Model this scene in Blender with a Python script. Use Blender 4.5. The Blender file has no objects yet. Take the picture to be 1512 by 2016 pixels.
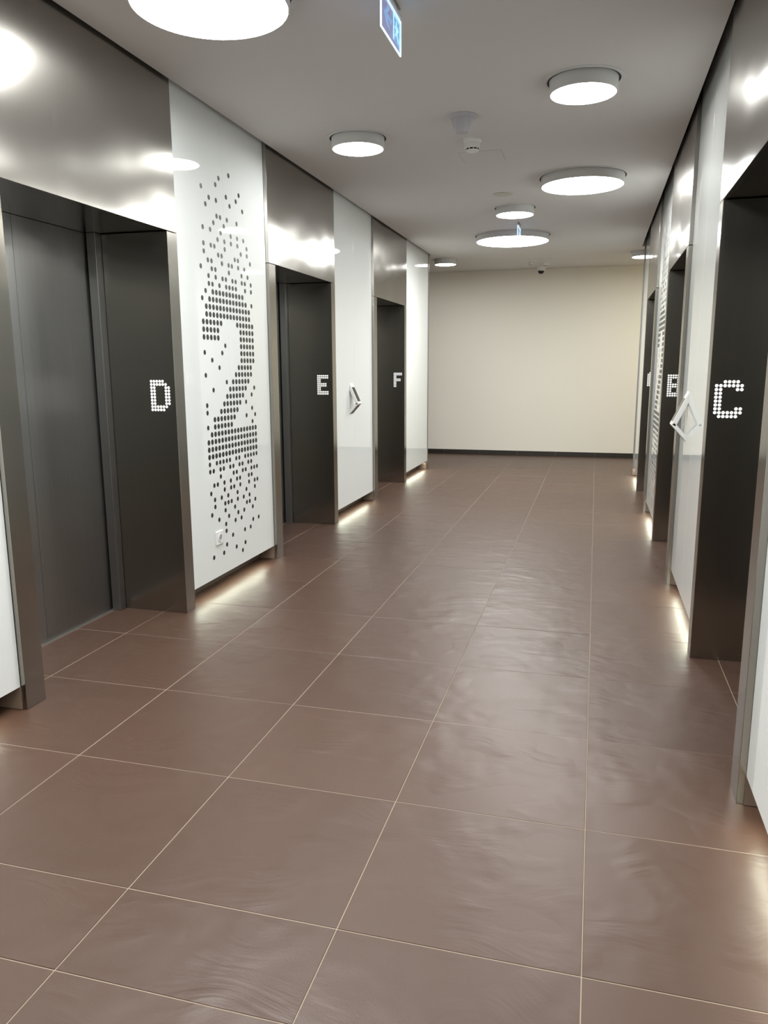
import bpy, bmesh, math, random
from mathutils import Matrix, Vector

# ---------------------------------------------------------------- camera, world, exposure
scene = bpy.context.scene
COL = scene.collection
F_PX, YAW, PITCH, ROLL = 1510.62, -0.266721, -0.186260, -0.004028
CAM = Vector((-0.02943, -1.61795, 1.39450))
fwd = Vector((math.sin(YAW)*math.cos(PITCH), math.cos(YAW)*math.cos(PITCH), math.sin(PITCH)))
rgt0 = Vector((math.cos(YAW), -math.sin(YAW), 0))
up0 = rgt0.cross(fwd)
rgt = rgt0*math.cos(ROLL) + up0*math.sin(ROLL)
up = -rgt0*math.sin(ROLL) + up0*math.cos(ROLL)
cd = bpy.data.cameras.new('camera')
cam = bpy.data.objects.new('camera', cd)
COL.objects.link(cam)
M = Matrix.Identity(4)
for i in range(3):
    M[i][0], M[i][1], M[i][2], M[i][3] = rgt[i], up[i], -fwd[i], CAM[i]
cam.matrix_world = M
cd.sensor_fit = 'VERTICAL'
cd.sensor_height = 36.0
cd.sensor_width = 27.0
cd.lens = F_PX/2016*36
cd.clip_start = 0.02
scene.camera = cam

world = bpy.data.worlds.new('world')
scene.world = world
world.use_nodes = True
world.node_tree.nodes['Background'].inputs[0].default_value = (0, 0, 0, 1)
world.node_tree.nodes['Background'].inputs[1].default_value = 0.0

scene.view_settings.view_transform = 'Standard'
scene.view_settings.look = 'None'
scene.view_settings.exposure = 1.74
scene.view_settings.gamma = 1.0
scene.view_settings.use_curve_mapping = False

LAMP = 15.0            # radiance of the ceiling lamp diffusers
LAMP_COL = (0.97, 0.98, 0.955)
LED = 11.5
LED_COL = (0.92, 0.97, 0.78)

# ---------------------------------------------------------------- layout (metres)
XL, XR = -2.25, 0.470          # faces of the steel portals
GLASS_IN = 0.023               # glass recessed behind the portal faces
KICK_L, KICK_R = -2.40, 0.61
CEIL = 2.865
END0, END1 = -0.35, 8.90       # the lobby's two ends
FAR, NEAR = 10.80, -3.30
XMIN, XMAX = -4.8, 3.0
LINTEL = 2.11
PORT = [(0.872+2.64*k, 2.284+2.64*k) for k in range(3)]
STRIP = 0.113
REVEAL = 0.40

# ---------------------------------------------------------------- materials
MATS = {}
def new_mat(name):
    m = bpy.data.materials.new(name)
    m.use_nodes = True
    MATS[name] = m
    return m, m.node_tree.nodes, m.node_tree.links, m.node_tree.nodes['Principled BSDF']

def plain(name, col, rough=0.5, metal=0.0, spec=0.5, coat=0.0):
    m, n, l, b = new_mat(name)
    b.inputs['Base Color'].default_value = (*col, 1)
    b.inputs['Roughness'].default_value = rough
    b.inputs['Metallic'].default_value = metal
    b.inputs['Specular IOR Level'].default_value = spec
    b.inputs['Coat Weight'].default_value = coat
    b.inputs['Coat Roughness'].default_value = 0.03
    return m

def emit(name, col, strength):
    m, n, l, b = new_mat(name)
    b.inputs['Base Color'].default_value = (0.8, 0.8, 0.8, 1)
    b.inputs['Emission Color'].default_value = (*col, 1)
    b.inputs['Emission Strength'].default_value = strength
    return m

def steel(name, col, rough, aniso, wave, streak=0.05):
    m, n, l, b = new_mat(name)
    b.inputs['Metallic'].default_value = 1.0
    b.inputs['Anisotropic'].default_value = aniso
    tan = n.new('ShaderNodeTangent'); tan.direction_type = 'RADIAL'; tan.axis = 'Z'
    l.new(tan.outputs[0], b.inputs['Tangent'])
    tc = n.new('ShaderNodeTexCoord')
    mp = n.new('ShaderNodeMapping'); mp.inputs['Scale'].default_value = (260, 260, 1.2)
    l.new(tc.outputs['Object'], mp.inputs[0])
    ns = n.new('ShaderNodeTexNoise'); ns.inputs['Scale'].default_value = 1.0; ns.inputs['Detail'].default_value = 3
    l.new(mp.outputs[0], ns.inputs['Vector'])
    mr = n.new('ShaderNodeMapRange')
    mr.inputs[1].default_value = 0.3; mr.inputs[2].default_value = 0.7
    mr.inputs[3].default_value = 1-streak; mr.inputs[4].default_value = 1+streak
    l.new(ns.outputs[0], mr.inputs[0])
    mx = n.new('ShaderNodeMix'); mx.data_type = 'RGBA'; mx.blend_type = 'MULTIPLY'; mx.inputs[0].default_value = 1
    mx.inputs[6].default_value = (*col, 1)
    l.new(mr.outputs[0], mx.inputs[7])
    l.new(mx.outputs[2], b.inputs['Base Color'])
    rr = n.new('ShaderNodeMapRange')
    rr.inputs[1].default_value = 0.3; rr.inputs[2].default_value = 0.7
    rr.inputs[3].default_value = rough*0.97; rr.inputs[4].default_value = rough*1.03
    l.new(ns.outputs[0], rr.inputs[0]); l.new(rr.outputs[0], b.inputs['Roughness'])
    if wave:
        w = n.new('ShaderNodeTexNoise'); w.inputs['Scale'].default_value = 2.0; w.inputs['Detail'].default_value = 0.5
        oi = n.new('ShaderNodeObjectInfo')
        ad = n.new('ShaderNodeVectorMath'); ad.operation = 'MULTIPLY_ADD'
        ad.inputs[1].default_value = (37, 23, 11)
        l.new(oi.outputs['Random'], ad.inputs[0]); l.new(tc.outputs['Object'], ad.inputs[2])
        l.new(ad.outputs[0], w.inputs['Vector'])
        bp = n.new('ShaderNodeBump'); bp.inputs['Strength'].default_value = 1.0; bp.inputs['Distance'].default_value = wave
        l.new(w.outputs[0], bp.inputs['Height']); l.new(bp.outputs[0], b.inputs['Normal'])
    return m

def tile_material(name, c1, c2, rough, bump):
    m, n, l, b = new_mat(name)
    tc = n.new('ShaderNodeTexCoord'); oi = n.new('ShaderNodeObjectInfo')
    off = n.new('ShaderNodeVectorMath'); off.operation = 'MULTIPLY_ADD'; off.inputs[1].default_value = (53, 31, 17)
    l.new(oi.outputs['Random'], off.inputs[0]); l.new(tc.outputs['Object'], off.inputs[2])
    n1 = n.new('ShaderNodeTexNoise'); n1.inputs['Scale'].default_value = 5; n1.inputs['Detail'].default_value = 5
    l.new(off.outputs[0], n1.inputs['Vector'])
    mx = n.new('ShaderNodeMix'); mx.data_type = 'RGBA'
    mx.inputs[6].default_value = (*c1, 1); mx.inputs[7].default_value = (*c2, 1)
    l.new(n1.outputs[0], mx.inputs[0])
    br = n.new('ShaderNodeMapRange'); br.inputs[3].default_value = 0.95; br.inputs[4].default_value = 1.05
    l.new(oi.outputs['Random'], br.inputs[0])
    m2 = n.new('ShaderNodeMix'); m2.data_type = 'RGBA'; m2.blend_type = 'MULTIPLY'; m2.inputs[0].default_value = 1
    l.new(mx.outputs[2], m2.inputs[6]); l.new(br.outputs[0], m2.inputs[7])
    l.new(m2.outputs[2], b.inputs['Base Color'])
    # slate-like relief: warped, stretched ridges plus a fine grain
    wp = n.new('ShaderNodeTexNoise'); wp.inputs['Scale'].default_value = 2.2; wp.inputs['Detail'].default_value = 1
    l.new(off.outputs[0], wp.inputs['Vector'])
    wm = n.new('ShaderNodeVectorMath'); wm.operation = 'MULTIPLY_ADD'; wm.inputs[1].default_value = (0.5, 0.5, 0)
    l.new(wp.outputs['Color'], wm.inputs[0]); l.new(off.outputs[0], wm.inputs[2])
    mp = n.new('ShaderNodeMapping'); mp.inputs['Rotation'].default_value = (0, 0, 0.45); mp.inputs['Scale'].default_value = (3.0, 13, 1)
    l.new(wm.outputs[0], mp.inputs[0])
    rd = n.new('ShaderNodeTexNoise'); rd.inputs['Scale'].default_value = 1.0; rd.inputs['Detail'].default_value = 3; rd.inputs['Roughness'].default_value = 0.5
    l.new(mp.outputs[0], rd.inputs['Vector'])
    mask = n.new('ShaderNodeTexNoise'); mask.inputs['Scale'].default_value = 4.0
    l.new(off.outputs[0], mask.inputs['Vector'])
    mk = n.new('ShaderNodeMapRange'); mk.inputs[1].default_value = 0.42; mk.inputs[2].default_value = 0.68
    l.new(mask.outputs[0], mk.inputs[0])
    mu = n.new('ShaderNodeMath'); mu.operation = 'MULTIPLY'
    l.new(rd.outputs[0], mu.inputs[0]); l.new(mk.outputs[0], mu.inputs[1])
    fg = n.new('ShaderNodeTexNoise'); fg.inputs['Scale'].default_value = 220; fg.inputs['Detail'].default_value = 2
    l.new(off.outputs[0], fg.inputs['Vector'])
    sm = n.new('ShaderNodeMath'); sm.operation = 'MULTIPLY_ADD'; sm.inputs[1].default_value = 0.035
    l.new(fg.outputs[0], sm.inputs[0]); l.new(mu.outputs[0], sm.inputs[2])
    bp = n.new('ShaderNodeBump'); bp.inputs['Strength'].default_value = 1.0; bp.inputs['Distance'].default_value = bump
    l.new(sm.outputs[0], bp.inputs['Height']); l.new(bp.outputs[0], b.inputs['Normal'])
    b.inputs['Roughness'].default_value = rough
    b.inputs['Specular IOR Level'].default_value = 0.55
    return m

def plaster(name, col, rough, grain):
    m, n, l, b = new_mat(name)
    b.inputs['Base Color'].default_value = (*col, 1)
    b.inputs['Roughness'].default_value = rough
    b.inputs['Specular IOR Level'].default_value = 0.25
    tc = n.new('ShaderNodeTexCoord')
    ns = n.new('ShaderNodeTexNoise'); ns.inputs['Scale'].default_value = 90; ns.inputs['Detail'].default_value = 3
    l.new(tc.outputs['Object'], ns.inputs['Vector'])
    bp = n.new('ShaderNodeBump'); bp.inputs['Strength'].default_value = 0.4; bp.inputs['Distance'].default_value = grain
    l.new(ns.outputs[0], bp.inputs['Height']); l.new(bp.outputs[0], b.inputs['Normal'])
    return m

plaster('ceiling_paint', (0.68, 0.67, 0.655), 0.9, 0.0005)
plaster('wall_paint', (0.88, 0.85, 0.77), 0.8, 0.001)
plaster('wall_paint_grey', (0.40, 0.39, 0.37), 0.8, 0.001)
plain('core', (0.03, 0.03, 0.03), 0.9)
plain('glass_white', (0.78, 0.81, 0.80), 0.025, 0, 0.5)
plain('glass_edge', (0.30, 0.42, 0.38), 0.1)
steel('steel_lintel', (0.38, 0.365, 0.34), 0.22, 0.6, 0.022, 0.02)
steel('steel', (0.36, 0.343, 0.31), 0.21, 0.6, 0.0, 0.02)
steel('steel_door', (0.36, 0.36, 0.355), 0.36, 0.6, 0.0)
tile_material('floor_tile', (0.074, 0.038, 0.025), (0.086, 0.046, 0.031), 0.41, 0.0060)
tile_material('plinth', (0.14, 0.095, 0.075), (0.17, 0.115, 0.09), 0.35, 0.0006)
tile_material('base_dark', (0.020, 0.016, 0.014), (0.03, 0.024, 0.02), 0.4, 0.0004)
plain('grout', (0.33, 0.27, 0.21), 0.9, 0, 0.2)
plain('dot_black', (0.022, 0.023, 0.021), 0.3)
emit('dot_white_glow', (1.0, 0.99, 0.97), 0.17)  # faint glow added to the letter dots, plain white looks too dark there
plain('white_plastic', (0.8, 0.8, 0.78), 0.35)
plain('grey_plastic', (0.42, 0.42, 0.44), 0.45)
plain('mount_grey', (0.50, 0.50, 0.54), 0.5)
plain('lamp_white', (0.66, 0.66, 0.65), 0.55)
plain('cover_cream', (0.56, 0.54, 0.47), 0.6)
plain('black', (0.006, 0.006, 0.006), 0.6)
plain('screen', (0.03, 0.03, 0.032), 0.12, 0, 0.6)
plain('grey_metal', (0.30, 0.29, 0.28), 0.4, 0.8)
plain('dark_glass', (0.01, 0.01, 0.012), 0.08)
emit('lamp', LAMP_COL, LAMP)
emit('lamp_warm', (1.0, 0.87, 0.52), LAMP)
emit('led', LED_COL, LED)
emit('sign_edge', (0.55, 0.75, 1.0), 0.35)
emit('sign_blue', (0.0, 0.28, 0.75), 0.17)
emit('sign_cyan', (0.25, 0.72, 1.0), 0.27)
def acrylic():
    m, n, l, b = new_mat('acrylic')
    b.inputs['Base Color'].default_value = (0.62, 0.63, 0.85, 1)
    b.inputs['Roughness'].default_value = 0.08
    b.inputs['Alpha'].default_value = 0.45
    b.inputs['Emission Color'].default_value = (0.30, 0.36, 0.95, 1)
    b.inputs['Emission Strength'].default_value = 0.05
acrylic()

# ---------------------------------------------------------------- helpers
def box(bm, x0, x1, y0, y1, z0, z1, bev=0.0):
    if x0 > x1: x0, x1 = x1, x0
    if y0 > y1: y0, y1 = y1, y0
    vs = [bm.verts.new((x, y, z)) for x in (x0, x1) for y in (y0, y1) for z in (z0, z1)]
    fs = []
    for q in ((0, 1, 3, 2), (4, 6, 7, 5), (0, 4, 5, 1), (2, 3, 7, 6), (0, 2, 6, 4), (1, 5, 7, 3)):
        fs.append(bm.faces.new([vs[i] for i in q]))
    if bev:
        es = list({e for f in fs for e in f.edges})
        bmesh.ops.bevel(bm, geom=es, offset=bev, segments=1, affect='EDGES', profile=0.5)
    return bm

def prism(bm, pts, plane, a, b):
    """extrude a 2-D outline between a and b along the axis that 'plane' leaves out"""
    def P(u, v, w):
        return {'XY': (u, v, w), 'XZ': (u, w, v), 'YZ': (w, u, v)}[plane]
    lo = [bm.verts.new(P(u, v, a)) for u, v in pts]
    hi = [bm.verts.new(P(u, v, b)) for u, v in pts]
    n = len(pts)
    bm.faces.new(lo); bm.faces.new(hi[::-1])
    for i in range(n):
        bm.faces.new((lo[i], hi[i], hi[(i+1) % n], lo[(i+1) % n]))
    return bm

def lathe(bm, cx, cy, prof, seg=48, close=True):
    rings = []
    for r, z in prof:
        if r < 1e-6:
            rings.append([bm.verts.new((cx, cy, z))])
        else:
            rings.append([bm.verts.new((cx+r*math.cos(2*math.pi*k/seg), cy+r*math.sin(2*math.pi*k/seg), z)) for k in range(seg)])
    for a, b in zip(rings, rings[1:]):
        for k in range(seg):
            k2 = (k+1) % seg
            if len(a) == 1 and len(b) == 1: continue
            if len(a) == 1: bm.faces.new((a[0], b[k2], b[k]))
            elif len(b) == 1: bm.faces.new((a[k], a[k2], b[0]))
            else: bm.faces.new((a[k], a[k2], b[k2], b[k]))
    return bm

def disc(bm, c, axis, r, th, seg=14):
    """thin disc, its front face th along +axis from c; axis is 'x','-x','y','-y'"""
    sgn = -1 if axis[0] == '-' else 1
    ax = axis[-1]
    def P(u, v, w):
        return (c[0]+sgn*w, c[1]+u, c[2]+v) if ax == 'x' else (c[0]+u, c[1]+sgn*w, c[2]+v)
    ring0 = [bm.verts.new(P(r*math.cos(2*math.pi*k/seg), r*math.sin(2*math.pi*k/seg), 0)) for k in range(seg)]
    ring1 = [bm.verts.new(P(r*math.cos(2*math.pi*k/seg), r*math.sin(2*math.pi*k/seg), th)) for k in range(seg)]
    bm.faces.new(ring1)
    for k in range(seg):
        bm.faces.new((ring0[k], ring0[(k+1) % seg], ring1[(k+1) % seg], ring1[k]))
    return bm

def obj(name, bm, mat, parent=None, smooth=False, label=None):
    bmesh.ops.recalc_face_normals(bm, faces=bm.faces)
    origin = Vector((0, 0, 0))
    p = parent
    while p is not None:
        origin += p.location
        p = p.parent
    if parent is None:
        xs = [v.co for v in bm.verts]
        lo = Vector([min(c[i] for c in xs) for i in range(3)])
        hi = Vector([max(c[i] for c in xs) for i in range(3)])
        loc = Vector(((lo.x+hi.x)/2, (lo.y+hi.y)/2, lo.z))
    else:
        xs = [v.co for v in bm.verts]
        lo = Vector([min(c[i] for c in xs) for i in range(3)])
        hi = Vector([max(c[i] for c in xs) for i in range(3)])
        loc = (lo+hi)/2 - origin
    bmesh.ops.translate(bm, verts=bm.verts, vec=-(origin+loc))
    me = bpy.data.meshes.new(name)
    bm.to_mesh(me); bm.free()
    me.materials.append(MATS[mat])
    if smooth:
        for p in me.polygons: p.use_smooth = True
        me.set_sharp_from_angle(angle=math.radians(40))
    o = bpy.data.objects.new(name, me)
    o.location = loc
    COL.objects.link(o)
    o.parent = parent
    if label: o['label'] = label
    return o

def thing(name, label, cat, loc, group=None):
    o = bpy.data.objects.new(name, None)
    o.location = loc
    o.empty_display_size = 0.1
    COL.objects.link(o)
    o['label'] = label; o['category'] = cat
    if group: o['group'] = group
    return o

def tag(o, label, cat, group=None):
    o['label'] = label; o['category'] = cat
    if group: o['group'] = group
    return o

def struct(name, bm, mat, label=None):
    o = obj(name, bm, mat)
    o['kind'] = 'structure'
    if label:
        o['label'] = label
    return o

B = bmesh.new

# ---------------------------------------------------------------- floor with tiles
bm = box(B(), XMIN-0.2, XMAX+0.2, NEAR-0.2, FAR+0.2, -0.15, -0.0012)
floor = struct('floor', bm, 'grout', 'reddish brown square floor tiles with pale thin grout joints')
tile_mesh = {}
rng = random.Random(4)
GAP = 0.0013
def floor_tile(x0, x1, y0, y1):
    w, d = round(x1-x0-2*GAP, 4), round(y1-y0-2*GAP, 4)
    if w < 0.012 or d < 0.012: return
    if (w, d) not in tile_mesh:
        b = box(B(), -w/2, w/2, -d/2, d/2, -0.012, 0.0, 0.0012)
        me = bpy.data.meshes.new('tile'); b.to_mesh(me); b.free()
        me.materials.append(MATS['floor_tile'])
        tile_mesh[(w, d)] = me
    o = bpy.data.objects.new('tile', tile_mesh[(w, d)])
    COL.objects.link(o)
    o.parent = floor
    o.location = Vector(((x0+x1)/2, (y0+y1)/2, rng.uniform(-0.0003, 0.0002))) - floor.location
    o.rotation_euler = (rng.uniform(-1, 1)*0.0006, rng.uniform(-1, 1)*0.0006, 0)
rows = [(NEAR+0.6*k, NEAR+0.6*(k+1)) for k in range(5)] + [(-0.3, 0.0)] + [(0.6*k, 0.6*(k+1)) for k in range(18)]
cols = [(XMIN+0.6*k, XMIN+0.6*(k+1)) for k in range(13)]
for (y0, y1) in rows:
    for (x0, x1) in cols:
        if -2.41 < x0 and x1 < 0.61:
            floor_tile(x0, x1, y0, y1)
        else:                                   # side corridors only beyond the lobby's ends
            if y1 <= END0+0.06: floor_tile(x0, x1, y0, y1)
            elif y1 > END1: floor_tile(x0, x1, max(y0, END1), y1)
for (a, b_) in PORT:
    for (y0, y1) in rows:
        c0, c1 = max(y0, a+STRIP), min(y1, b_-STRIP+0.014)
        if c1-c0 > 0.02:
            floor_tile(XL-0.45, KICK_L, c0, c1)
            floor_tile(0.60, XR+0.45, c0, c1)

# ---------------------------------------------------------------- ceiling
bm = box(B(), XL+0.020, XR-0.021, END0, END1, CEIL, CEIL+0.08)
box(bm, XMIN-0.2, XMAX+0.2, END1, FAR, CEIL, CEIL+0.08)
box(bm, XMIN-0.2, XMAX+0.2, NEAR, END0, CEIL, CEIL+0.08)
ceiling = struct('ceiling', bm, 'ceiling_paint')

# ---------------------------------------------------------------- walls
def side_wall(name, face, s, kick, far_x):
    bm = B()
    edges = [END0] + [v for p in PORT for v in p] + [END1]
    for k in range(0, len(edges), 2):
        y0, y1 = edges[k], edges[k+1]
        box(bm, face+s*0.06, far_x, y0+0.002, y1-0.002, 0.105, 3.1)
        box(bm, kick+s*0.012, far_x, y0+0.002, y1-0.002, 0.0, 0.105)
    for (a, b_) in PORT:
        box(bm, face+s*0.52, far_x, a-0.002, b_+0.002, 0.0, 3.1)
        box(bm, face+s*0.06, face+s*0.52, a-0.002, b_+0.002, LINTEL+0.03, 3.1)
    return struct(name, bm, 'core')
wall_left = side_wall('wall_left', XL, -1, KICK_L, XL-0.7)
wall_right = side_wall('wall_right', XR, 1, KICK_R, XR+0.7)
bm = box(B(), XMIN-0.2, XMAX+0.2, FAR, FAR+0.2, -0.1, 3.1)
wall_back = struct('wall_back', bm, 'wall_paint')
bm = box(B(), XMIN-0.2, XMAX+0.2, NEAR-0.2, NEAR, -0.1, 3.1)
wall_front = struct('wall_front', bm, 'wall_paint_grey')
for nm, x0, x1 in (('wall_corridor_left', XMIN-0.2, XMIN), ('wall_corridor_right', XMAX, XMAX+0.2)):
    struct(nm, box(B(), x0, x1, NEAR, FAR, -0.1, 3.1), 'wall_paint')
# walls of the two side corridors that turn off the lobby
for nm, x0, x1 in (('wall_return_left', XMIN, XL-0.702), ('wall_return_right', XR+0.702, XMAX)):
    bm = box(B(), x0, x1, END1-0.1, END1, 0, 3.1)
    box(bm, x0, x1, END0, END0+0.1, 0, 3.1)
    struct(nm, bm, 'wall_paint')

# glass panels
def bays():
    e = [END0] + [v for p in PORT for v in p] + [END1]
    return [(e[k], e[k+1]) for k in range(0, len(e), 2)]
def glazing(wall, face, s):
    g0 = face + s*GLASS_IN
    for (y0, y1) in bays():
        mid = (y0+y1)/2
        for (a, b_) in ((y0+0.003, mid-0.0009), (mid+0.0009, y1-0.003)):
            obj('glass_panel', box(B(), g0, g0+s*0.010, a, b_, 0.10, 3.0, 0.0008), 'glass_white', wall)
    # steel corner profiles at the lobby's ends
    for y, d in ((END1, 1), (END0, -1)):
        obj('corner_profile', box(B(), face+s*0.012, face+s*0.058, y-0.0028, y+d*0.004, 0.10, 3.0), 'grey_metal', wall)
glazing(wall_left, XL, -1)
glazing(wall_right, XR, 1)

# tiled plinth set back under the glass
def plinth(name, face, s, kick):
    root = None
    bm = B()
    for (y0, y1) in bays():
        box(bm, kick+s*0.006, kick+s*0.012, y0+0.002, y1-0.002, 0.0, 0.10)
    root = struct(name, bm, 'grout')
    for (y0, y1) in bays():
        cuts = [y0+0.004] + [r*0.6 for r in range(-2, 16) if y0+0.03 < r*0.6 < y1-0.03] + [y1-0.004]
        for a, b_ in zip(cuts, cuts[1:]):
            obj('plinth_tile', box(B(), kick, kick+s*0.007, a+0.001, b_-0.001, 0.002, 0.098, 0.0008), 'plinth', root)
        # end returns that close the recess beside the steel portals
        for y, d in ((y0, 1), (y1, -1)):
            if abs(y-END1) < 0.01:
                obj('plinth_tile', box(B(), face+s*0.006, kick, y-0.13, y, 0.002, 0.085, 0.0008), 'plinth', root)
            elif abs(y-END0) > 0.01:
                obj('plinth_tile', box(B(), face+s*0.022, kick, y, y+d*0.008, 0.002, 0.098, 0.0008), 'plinth', root)
    return root
plinth('baseboard_left', XL, -1, KICK_L)
plinth('baseboard_right', XR, 1, KICK_R)

# dark tiled baseboard of the far wall
bb = struct('baseboard_back', box(B(), XMIN, XMAX, FAR-0.004, FAR, 0.0, 0.070), 'grout')
for k in range(13):
    x0 = XMIN+0.6*k
    obj('baseboard_tile', box(B(), x0+0.0015, x0+0.5985, FAR-0.011, FAR-0.003, 0.001, 0.072, 0.001), 'base_dark', bb)

# ---------------------------------------------------------------- elevator entrances
GLYPH = {
 'D': ['#####..', '######.', '##...##', '##...##', '##...##', '##...##', '##...##', '##...##', '######.', '#####..'],
 'E': ['######', '######', '##....', '##....', '#####.', '#####.', '##....', '##....', '######', '######'],
 'F': ['######', '######', '##....', '##....', '#####.', '#####.', '##....', '##....', '##....', '##....'],
 'C': ['..####.', '#######', '##...##', '##.....', '##.....', '##.....', '##.....', '##...##', '#######', '.#####.'],
 'B': ['#####.', '######', '##..##', '##..##', '#####.', '#####.', '##..##', '##..##', '######', '#####.'],
 'A': ['.####.', '######', '##..##', '##..##', '######', '######', '##..##', '##..##', '##..##']}
LETX = {'D': -2.397, 'E': -2.386, 'F': -2.376, 'C': 0.500, 'B': 0.515, 'A': 0.524}
def entrance(letter, face, s, y0, y1, where):
    cy = (y0+y1)/2
    t = thing('elevator_entrance', 'brushed steel elevator entrance with letter %s, %s' % (letter, where), 'elevator',
              (face+s*0.25, cy, 0), 'steel elevator entrances along the lobby')
    D = lambda d: face+s*d
    obj('lintel', box(B(), D(0), D(0.03), y0, y1, LINTEL, 3.0, 0.0015), 'steel_lintel', t, label='tall brushed steel lintel panel')
    obj('soffit', box(B(), D(0.031), D(0.50), y0+0.002, y1-0.002, LINTEL+0.001, LINTEL+0.025), 'steel', t)
    ja = obj('jamb', box(B(), D(0), D(REVEAL), y0, y0+STRIP, 0.0, LINTEL-0.003, 0.0015), 'steel', t)
    i1 = y1-STRIP+0.014
    jb = obj('jamb', box(B(), D(0), D(REVEAL), i1, y1, 0.0, LINTEL-0.003, 0.0015), 'steel', t)
    obj('door_post', box(B(), D(REVEAL+0.002), D(0.455), y0, y0+STRIP+0.055, 0.0, LINTEL, 0.001), 'steel_door', t)
    obj('door_post', box(B(), D(REVEAL+0.002), D(0.455), i1-0.055, y1, 0.0, LINTEL, 0.001), 'steel_door', t)
    mid = (y0+STRIP+i1)/2
    obj('door_leaf', box(B(), D(0.467), D(0.50), y0+STRIP-0.02, mid-0.001, 0.006, LINTEL, 0.001), 'steel_door', t)
    obj('door_leaf', box(B(), D(0.467), D(0.50), mid+0.001, i1+0.02, 0.006, LINTEL, 0.001), 'steel_door', t)
    obj('door_sill', box(B(), D(0.452), D(0.51), y0+STRIP, i1, 0.0, 0.004), 'grey_metal', t)
    # white dot-matrix letter on the far jamb, with a faint added glow
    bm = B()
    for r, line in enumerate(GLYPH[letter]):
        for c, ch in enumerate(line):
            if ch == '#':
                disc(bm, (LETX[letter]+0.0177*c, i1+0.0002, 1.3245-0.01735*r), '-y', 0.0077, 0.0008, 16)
    obj('letter', bm, 'dot_white_glow', jb, label='white dot-matrix letter %s' % letter)
    return t
WHERE = {'D': 'nearest on the left wall', 'E': 'middle of the left wall', 'F': 'farthest on the left wall',
         'C': 'nearest on the right wall', 'B': 'middle of the right wall', 'A': 'farthest on the right wall'}
for k, (l_, r_) in enumerate(zip('DEF', 'CBA')):
    entrance(l_, XL, -1, *PORT[k], WHERE[l_])
    entrance(r_, XR, 1, *PORT[k], WHERE[r_])

# ---------------------------------------------------------------- dot-matrix numerals on the glass
TWO = ['.........#......', '......#.........', '.....#......#...', '.#......#..#....', '...#.#...#...#..', '..#.............',
 '.....##.#..#....', '....#..#........', '.#.#..#..#.#.#..', '.....#.#.#.#..#.', '.#.##..#....#.#.', '.#...##...##...#',
 '..##..#.##.#.#..', '#..##...#...#.#.', '..#.#.##.##.##.#', '..##.#.####..#.#', '.#.##########...', '#.############.#',
 '.##############.', '.##############.', '######....######', '#####......#####', '#####......#####', '......#....#####',
 '#....#.....#####', '..#........#####', '....#.....#####.', '#........######.', '......#.######..', '..#....######..#',
 '......######..#.', '#....######.#...', '#...######....#.', '..#######...#..#', '#.######......#.', '.###############',
 '################', '################', '################', '#.#####.##.#####', '##.##.##.##.##..', '...#...##.##.###',
 '.##.#.#.##..##..', '#...#.##.#..#.##', '.#.#.#..#..#..#.', '.#..###.#.#.#...', '#...#..#...##.#.', '..#..#..#.#..#..',
 '....#..#.#......', '....#........#.#', '..#...#...#.#...', '....#...........', '#..#...#..#.....', '.........#......']
def numeral(wall, x, axis, ystart, dy, label):
    bm = B()
    n = len(TWO)
    for r, line in enumerate(TWO):
        z = 0.190 + 0.0447*(n-1-r)
        for c, ch in enumerate(line):
            if ch != '#': continue
            full = 15 < r < 39 and ((c and line[c-1] == '#') or (c < 15 and line[c+1] == '#'))
            disc(bm, (x, ystart+dy*c, z), axis, 0.0168 if full else 0.0148, 0.0007, 14)
    o = obj('dot_numeral', bm, 'dot_black', wall, label=label)
    o['kind'] = 'stuff'
    return o
numeral(wall_left, XL-GLASS_IN-0.0001, 'x', 2.580, 0.0449, 'black dot-matrix figure 2 on white glass between elevators D and E')
numeral(wall_right, XR+GLASS_IN+0.0001, '-x', 8.436-2.580, -0.0449, 'black dot-matrix figure 2 on white glass between elevators A and B')

# ---------------------------------------------------------------- ceiling lights
def lamp(x, y, r, label, mat='lamp', drop=0.068):
    t = thing('ceiling_light', label, 'ceiling light', (x, y, CEIL-drop), 'round drum ceiling lights')
    zb = CEIL-drop
    obj('recess', lathe(B(), x, y, [(r-0.01, CEIL-0.0006), (r+0.0135, CEIL-0.0006)], 64), 'black', t)
    obj('trim_ring', lathe(B(), x, y, [(r+0.013, CEIL), (r+0.013, CEIL-0.004), (r+0.036, CEIL-0.003), (r+0.036, CEIL)], 64), 'lamp_white', t, True)
    obj('drum', lathe(B(), x, y, [(r, CEIL), (r, zb+0.004), (r-0.003, zb), (r-0.008, zb), (r-0.008, zb+0.006)], 64), 'lamp_white', t, True)
    obj('diffuser', lathe(B(), x, y, [(r-0.008, zb+0.001), (0.6*r, zb-0.0015), (0, zb-0.002)], 64), mat, t, True, 'glowing white diffuser disc')
    return t
lamp(-1.570, 1.437, 0.316, 'large round ceiling light above elevator D, cut by the top of the photo')
lamp(-0.162, 2.860, 0.176, 'small round ceiling light nearest to the right wall lintel of elevator C')
lamp(-1.602, 3.527, 0.173, 'small round ceiling light near the left wall beside elevator E')
lamp(-0.204, 5.010, 0.322, 'large round ceiling light near the right wall above elevator B')
lamp(-0.838, 6.060, 0.178, 'small round ceiling light in front of the large far one')
lamp(-1.022, 7.620, 0.410, 'largest round ceiling light, far down the lobby in front of the dome camera')
lamp(-2.130, 9.370, 0.150, 'small round ceiling light at far left corridor by the cream wall')
lamp(0.510, 9.370, 0.165, 'small round ceiling light at far right corridor by the cream wall')
lamp(-0.900, 0.050, 0.400, 'large round ceiling light just above the camera, out of view')
lamp(-2.130, -0.95, 0.176, 'small round ceiling light behind the camera on the left')
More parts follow.
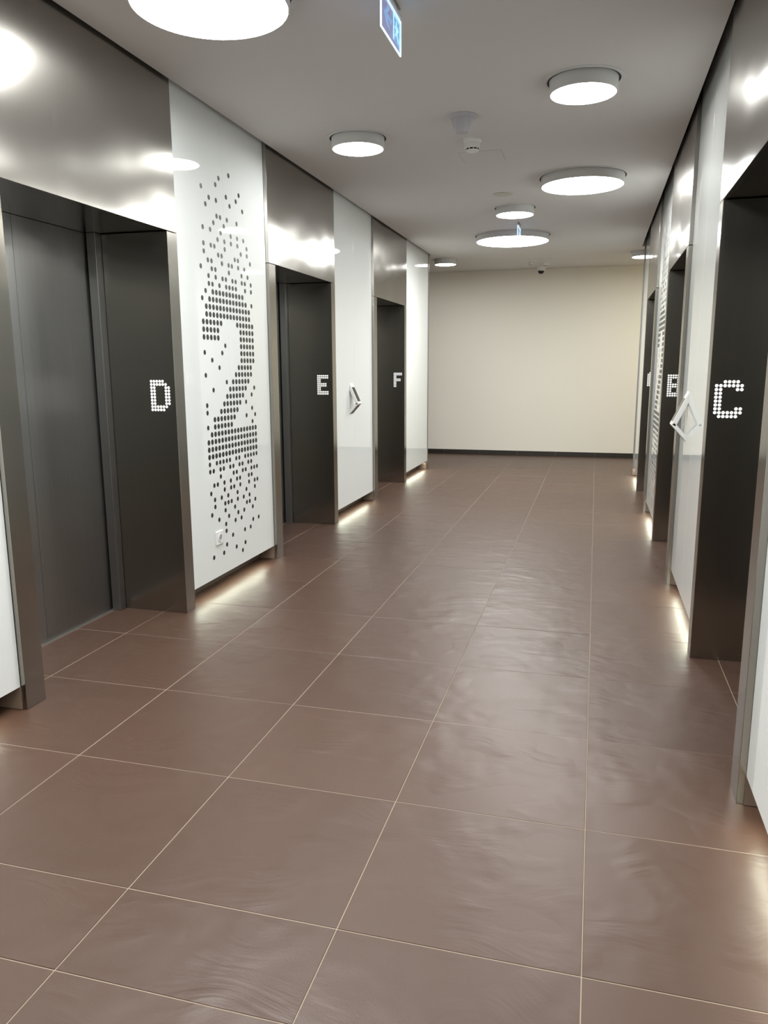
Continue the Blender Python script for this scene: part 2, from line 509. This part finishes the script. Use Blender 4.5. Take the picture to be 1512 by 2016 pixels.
lamp(0.510, -0.95, 0.176, 'small round ceiling light behind the camera on the right')
lamp(2.05, 9.75, 0.21, 'warm round ceiling light round the corner in the right corridor', 'lamp_warm')

# ---------------------------------------------------------------- lit strips under the glass
def led(face, s, y0, y1, label):
    g = face+s*(GLASS_IN+0.012)
    t = thing('plinth_light', label, 'strip light', (g, (y0+y1)/2, 0.105), 'lit strips under the glass panels')
    bm = box(B(), g, g+s*0.0185, y0, y1, 0.1015, 0.114)
    box(bm, g+s*0.0145, g+s*0.0185, y0, y1, 0.090, 0.1015)
    obj('channel', bm, 'grey_metal', t)
    obj('led_strip', prism(B(), [(g+s*0.001, 0.1005), (g+s*0.0140, 0.0925), (g+s*0.0140, 0.1010), (g+s*0.001, 0.1010)], 'XZ', y0+0.005, y1-0.005), 'led', t, label='warm white glowing strip')
NAMES_L = ['before elevator D', 'between elevators D and E', 'between elevators E and F', 'beyond elevator F']
NAMES_R = ['before elevator C', 'between elevators C and B', 'between elevators B and A', 'beyond elevator A']
for k, (y0, y1) in enumerate(bays()):
    led(XL, -1, y0+0.03, y1-0.13, 'warm light strip hidden under the white glass panel %s' % NAMES_L[k])
    led(XR, 1, y0+0.03, y1-0.13, 'warm light strip hidden under the white glass panel %s' % NAMES_R[k])

# ---------------------------------------------------------------- elevator call panels
def call_panel(face, s, y0, label):
    g = face+s*GLASS_IN
    w = 0.112
    t = thing('call_panel', label, 'call panel', (g, y0+w/2, 0.98), 'wedge-shaped elevator call panels')
    X = lambda d: g-s*d
    top, apex, bot = (0.0, 1.252), (0.088, 1.058), (0.0, 0.960)
    # upper slab, from the wall at the top down and outwards
    th = 0.028
    def slab(p, q, th, y0, y1, lift=0.0, e0=0.0, e1=0.0):
        v = Vector((q[0]-p[0], q[1]-p[1])); L = v.length; v /= L
        nrm = Vector((-v.y, v.x))            # outward
        if nrm.x < 0: nrm = -nrm
        P = Vector(p)+v*e0+nrm*lift; Q = Vector(q)-v*e1+nrm*lift
        pts = [P, Q, Q-nrm*th, P-nrm*th]
        return prism(B(), [(X(a.x), a.y) for a in pts], 'XZ', y0, y1)
    bm = slab(top, apex, th, y0, y0+w)
    bmesh.ops.bevel(bm, geom=list(bm.edges), offset=0.003, segments=2, affect='EDGES', profile=0.5)
    body = obj('display_slab', bm, 'white_plastic', t)
    bm = slab(apex, bot, th*0.8, y0, y0+w, 0.0, 0.001, 0.0)
    bmesh.ops.bevel(bm, geom=list(bm.edges), offset=0.003, segments=2, affect='EDGES', profile=0.5)
    low = obj('lower_slab', bm, 'white_plastic', t)
    obj('screen', slab(top, apex, 0.002, y0+0.012, y0+w-0.012, 0.0012, 0.045, 0.022), 'screen', body, label='dark touch screen')
    obj('grille', slab(apex, bot, 0.002, y0+0.010, y0+w-0.010, 0.0012, 0.020, 0.006), 'grey_metal', low, label='grey underside plate')
call_panel(XL, -1, 5.370, 'white wedge-shaped call panel on the left glass between elevators E and F')
call_panel(XR, 1, 3.165, 'white wedge-shaped call panel on the right glass between elevators C and B')

# ---------------------------------------------------------------- power socket
gx = XL-GLASS_IN
t = thing('power_socket', 'white square power socket low on the glass beside the figure 2', 'socket', (gx, 2.655, 0.312))
SY, SZ, SW = 2.655, 0.3475, 0.043
bm = box(B(), gx, gx+0.010, SY-SW, SY+SW, SZ-SW, SZ+SW, 0.003)
fr = obj('frame', bm, 'white_plastic', t)
bm = B()
ring = []
for r, d in ((0.0275, 0.010), (0.0275, 0.0125), (0.0205, 0.0125), (0.0195, 0.0015), (0.0, 0.0015)):
    ring.append((r, d))
lathe(bm, 0, 0, ring, 32)
bmesh.ops.transform(bm, matrix=Matrix(((0, 0, 1, gx), (1, 0, 0, SY), (0, 1, 0, SZ), (0, 0, 0, 1))), verts=bm.verts)
obj('socket_well', bm, 'white_plastic', t, True)
bm = B()
lathe(bm, 0, 0, [(0.0192, 0.0108), (0.0, 0.0108)], 32)
bmesh.ops.transform(bm, matrix=Matrix(((0, 0, 1, gx), (1, 0, 0, SY), (0, 1, 0, SZ), (0, 0, 0, 1))), verts=bm.verts)
obj('well_floor', bm, 'grey_plastic', t)
for dy in (-0.0095, 0.0095):
    bm = B(); disc(bm, (gx+0.0110, SY+dy, SZ), 'x', 0.0028, 0.0006, 12)
    obj('pin_hole', bm, 'black', t)

# ---------------------------------------------------------------- things on the ceiling
C0 = CEIL
t = thing('alarm_sounder', 'pale grey cone-shaped alarm sounder on the ceiling', 'alarm', (-0.871, 3.262, C0-0.1))
obj('flange', lathe(B(), -0.871, 3.262, [(0, C0), (0.088, C0), (0.088, C0-0.006), (0.080, C0-0.014), (0.066, C0-0.018)], 40), 'mount_grey', t, True)
obj('cone', lathe(B(), -0.871, 3.262, [(0.066, C0-0.016), (0.056, C0-0.055), (0.049, C0-0.083), (0.040, C0-0.094), (0, C0-0.097)], 40), 'mount_grey', t, True)

def detector(x, y, k, label):
    t = thing('smoke_detector', label, 'smoke detector', (x, y, C0-0.08*k), 'ceiling smoke detectors')
    obj('base', lathe(B(), x, y, [(0, C0), (0.060*k, C0), (0.060*k, C0-0.016*k), (0.054*k, C0-0.022*k), (0, C0-0.022*k)], 36), 'white_plastic', t, True)
    obj('body', lathe(B(), x, y, [(0.050*k, C0-0.022*k), (0.052*k, C0-0.030*k), (0.051*k, C0-0.056*k), (0.045*k, C0-0.060*k)], 36), 'white_plastic', t, True)
    vent = obj('vent_ring', lathe(B(), x, y, [(0.0445*k, C0-0.058*k), (0.041*k, C0-0.071*k)], 36), 'black', t)
    for a in range(10):
        an = 2*math.pi*a/10
        bm = box(B(), -0.0025*k, 0.0025*k, -0.003*k, 0.003*k, -0.0075*k, 0.0075*k)
        bmesh.ops.transform(bm, matrix=Matrix.Translation((x+0.0425*k*math.cos(an), y+0.0425*k*math.sin(an), C0-0.0645*k)) @ Matrix.Rotation(an+math.pi/2, 4, 'Z'), verts=bm.verts)
        obj('rib', bm, 'white_plastic', vent)
    obj('cap', lathe(B(), x, y, [(0.043*k, C0-0.069*k), (0.040*k, C0-0.076*k), (0.028*k, C0-0.080*k), (0, C0-0.081*k)], 36), 'white_plastic', t, True)
detector(-0.884, 3.750, 1.0, 'white smoke detector beside the alarm sounder on the ceiling')
detector(-0.795, 10.03, 0.85, 'small white smoke detector at the far ceiling right of the dome camera')
detector(-1.008, 10.00, 0.6, 'tiny white ceiling sensor at the far ceiling left of the dome camera')

def hatch(x0, x1, y0, y1, label):
    t = thing('access_hatch', label, 'hatch', ((x0+x1)/2, (y0+y1)/2, C0), 'square ceiling access hatches')
    bm = B()
    for a, b_, c, d in ((x0, x0+0.0025, y0, y1), (x1-0.0025, x1, y0, y1), (x0, x1, y0, y0+0.0025), (x0, x1, y1-0.0025, y1)):
        box(bm, a, b_, c, d, C0-0.0006, C0+0.001)
    obj('joint', bm, 'grey_metal', t)
    obj('cover', box(B(), x0+0.0025, x1-0.0025, y0+0.0025, y1-0.0025, C0-0.001, C0+0.001), 'ceiling_paint', t)
hatch(-1.029, -0.732, 4.045, 4.345, 'square access hatch flush in the ceiling behind the smoke detector')
hatch(-1.005, -0.710, 9.590, 9.860, 'square access hatch flush in the far ceiling before the dome camera')

t = thing('cover_plate', 'round blank cover plate flush on the ceiling before the small light', 'cover plate', (-0.880, 5.45, C0-0.004))
obj('plate', lathe(B(), -0.880, 5.45, [(0.084, C0), (0.084, C0-0.003), (0.080, C0-0.0045), (0, C0-0.0045)], 40), 'cover_cream', t, True)
obj('rim', lathe(B(), -0.880, 5.45, [(0.084, C0-0.0005), (0.090, C0-0.002), (0.092, C0)], 40), 'lamp_white', t, True)

t = thing('dome_camera', 'small white dome camera with black lens at the far ceiling', 'camera', (-0.90, 10.56, C0-0.1))
obj('housing', lathe(B(), -0.90, 10.56, [(0, C0), (0.066, C0), (0.066, C0-0.03), (0.058, C0-0.055), (0.047, C0-0.058)], 36), 'white_plastic', t, True)
obj('dome', lathe(B(), -0.90, 10.56, [(0.047, C0-0.056), (0.045, C0-0.072), (0.034, C0-0.092), (0.018, C0-0.100), (0, C0-0.102)], 36), 'dark_glass', t, True)

# ---------------------------------------------------------------- edge-lit exit signs
def exit_sign(x, y0, y1, z0, z1, label):
    t = thing('exit_sign', label, 'exit sign', (x, (y0+y1)/2, z0), 'hanging edge-lit exit signs')
    e = 0.0045
    plate = obj('panel', box(B(), x-0.003, x+0.003, y0+e, y1-e, z0+e, z1-e), 'acrylic', t, label='translucent blue acrylic panel')
    for nm, a, b_, c, d in (('lit_edge', y0, y1, z0, z0+e), ('lit_edge', y0, y1, z1-e, z1), ('lit_edge', y0, y0+e, z0+e, z1-e), ('lit_edge', y1-e, y1, z0+e, z1-e)):
        obj(nm, box(B(), x-0.0034, x+0.0034, a, b_, c, d), 'sign_edge', t)
    obj('rail', box(B(), x-0.012, x+0.012, y0+0.03, y1-0.03, z1, z1+0.012), 'lamp_white', t)
    for yy in (y0+0.06, y1-0.06):
        obj('hanger', box(B(), x-0.002, x+0.002, yy-0.003, yy+0.003, z1+0.012, C0), 'grey_metal', t)
    obj('ceiling_slot', box(B(), x-0.006, x+0.006, y0+0.02, y1-0.02, C0-0.002, C0), 'grey_metal', t)
    # pictogram on the face towards +X: arrow to the near side, doorway with running figure at the far side
    f0, f1 = x+0.0032, x+0.0048
    W, H = y1-y0, z1-z0
    def PY(u, v): return (y0+u*W, z0+v*H)
    arrow = [(0.13, 0.52), (0.29, 0.80), (0.38, 0.80), (0.27, 0.58), (0.47, 0.58), (0.47, 0.46), (0.27, 0.46), (0.38, 0.24), (0.29, 0.24)]
    obj('arrow', prism(B(), [PY(*p) for p in arrow], 'YZ', f0, f1), 'sign_blue', t, label='blue arrow')
    bm = B()
    for a, b_, c, d in ((0.56, 0.60, 0.16, 0.88), (0.88, 0.92, 0.16, 0.88), (0.60, 0.88, 0.82, 0.88)):
        (ya, za), (yb, zb) = PY(a, c), PY(b_, d)
        box(bm, f0, f1, ya, yb, za, zb)
    obj('door_outline', bm, 'sign_cyan', t)
    (ya, za), (yb, zb) = PY(0.605, 0.16), PY(0.875, 0.815)
    obj('door_field', box(B(), f0, f1-0.0006, ya, yb, za, zb), 'sign_blue', t)
    bm = B()
    fig = [[(0.70, 0.52), (0.78, 0.52), (0.79, 0.36), (0.86, 0.24), (0.82, 0.21), (0.75, 0.32), (0.72, 0.40), (0.69, 0.33), (0.63, 0.28), (0.62, 0.32), (0.67, 0.38)],
           [(0.69, 0.63), (0.79, 0.63), (0.84, 0.54), (0.81, 0.52), (0.77, 0.57), (0.77, 0.50), (0.70, 0.50), (0.70, 0.56), (0.66, 0.50), (0.63, 0.53)]]
    for g in fig: prism(bm, [PY(*p) for p in g], 'YZ', f1-0.0004, f1+0.0006)
    hy, hz = PY(0.72, 0.70)
    disc(bm, (f1-0.0004, hy, hz), 'x', 0.0085, 0.001, 14)
    obj('running_figure', bm, 'sign_cyan', t)
exit_sign(-0.893, 1.525, 1.840, 2.690, 2.825, 'blue edge-lit exit sign with arrow hanging at the top of the photo')
exit_sign(-0.880, 6.760, 7.070, 2.700, 2.830, 'far blue edge-lit exit sign hanging before the largest round light')
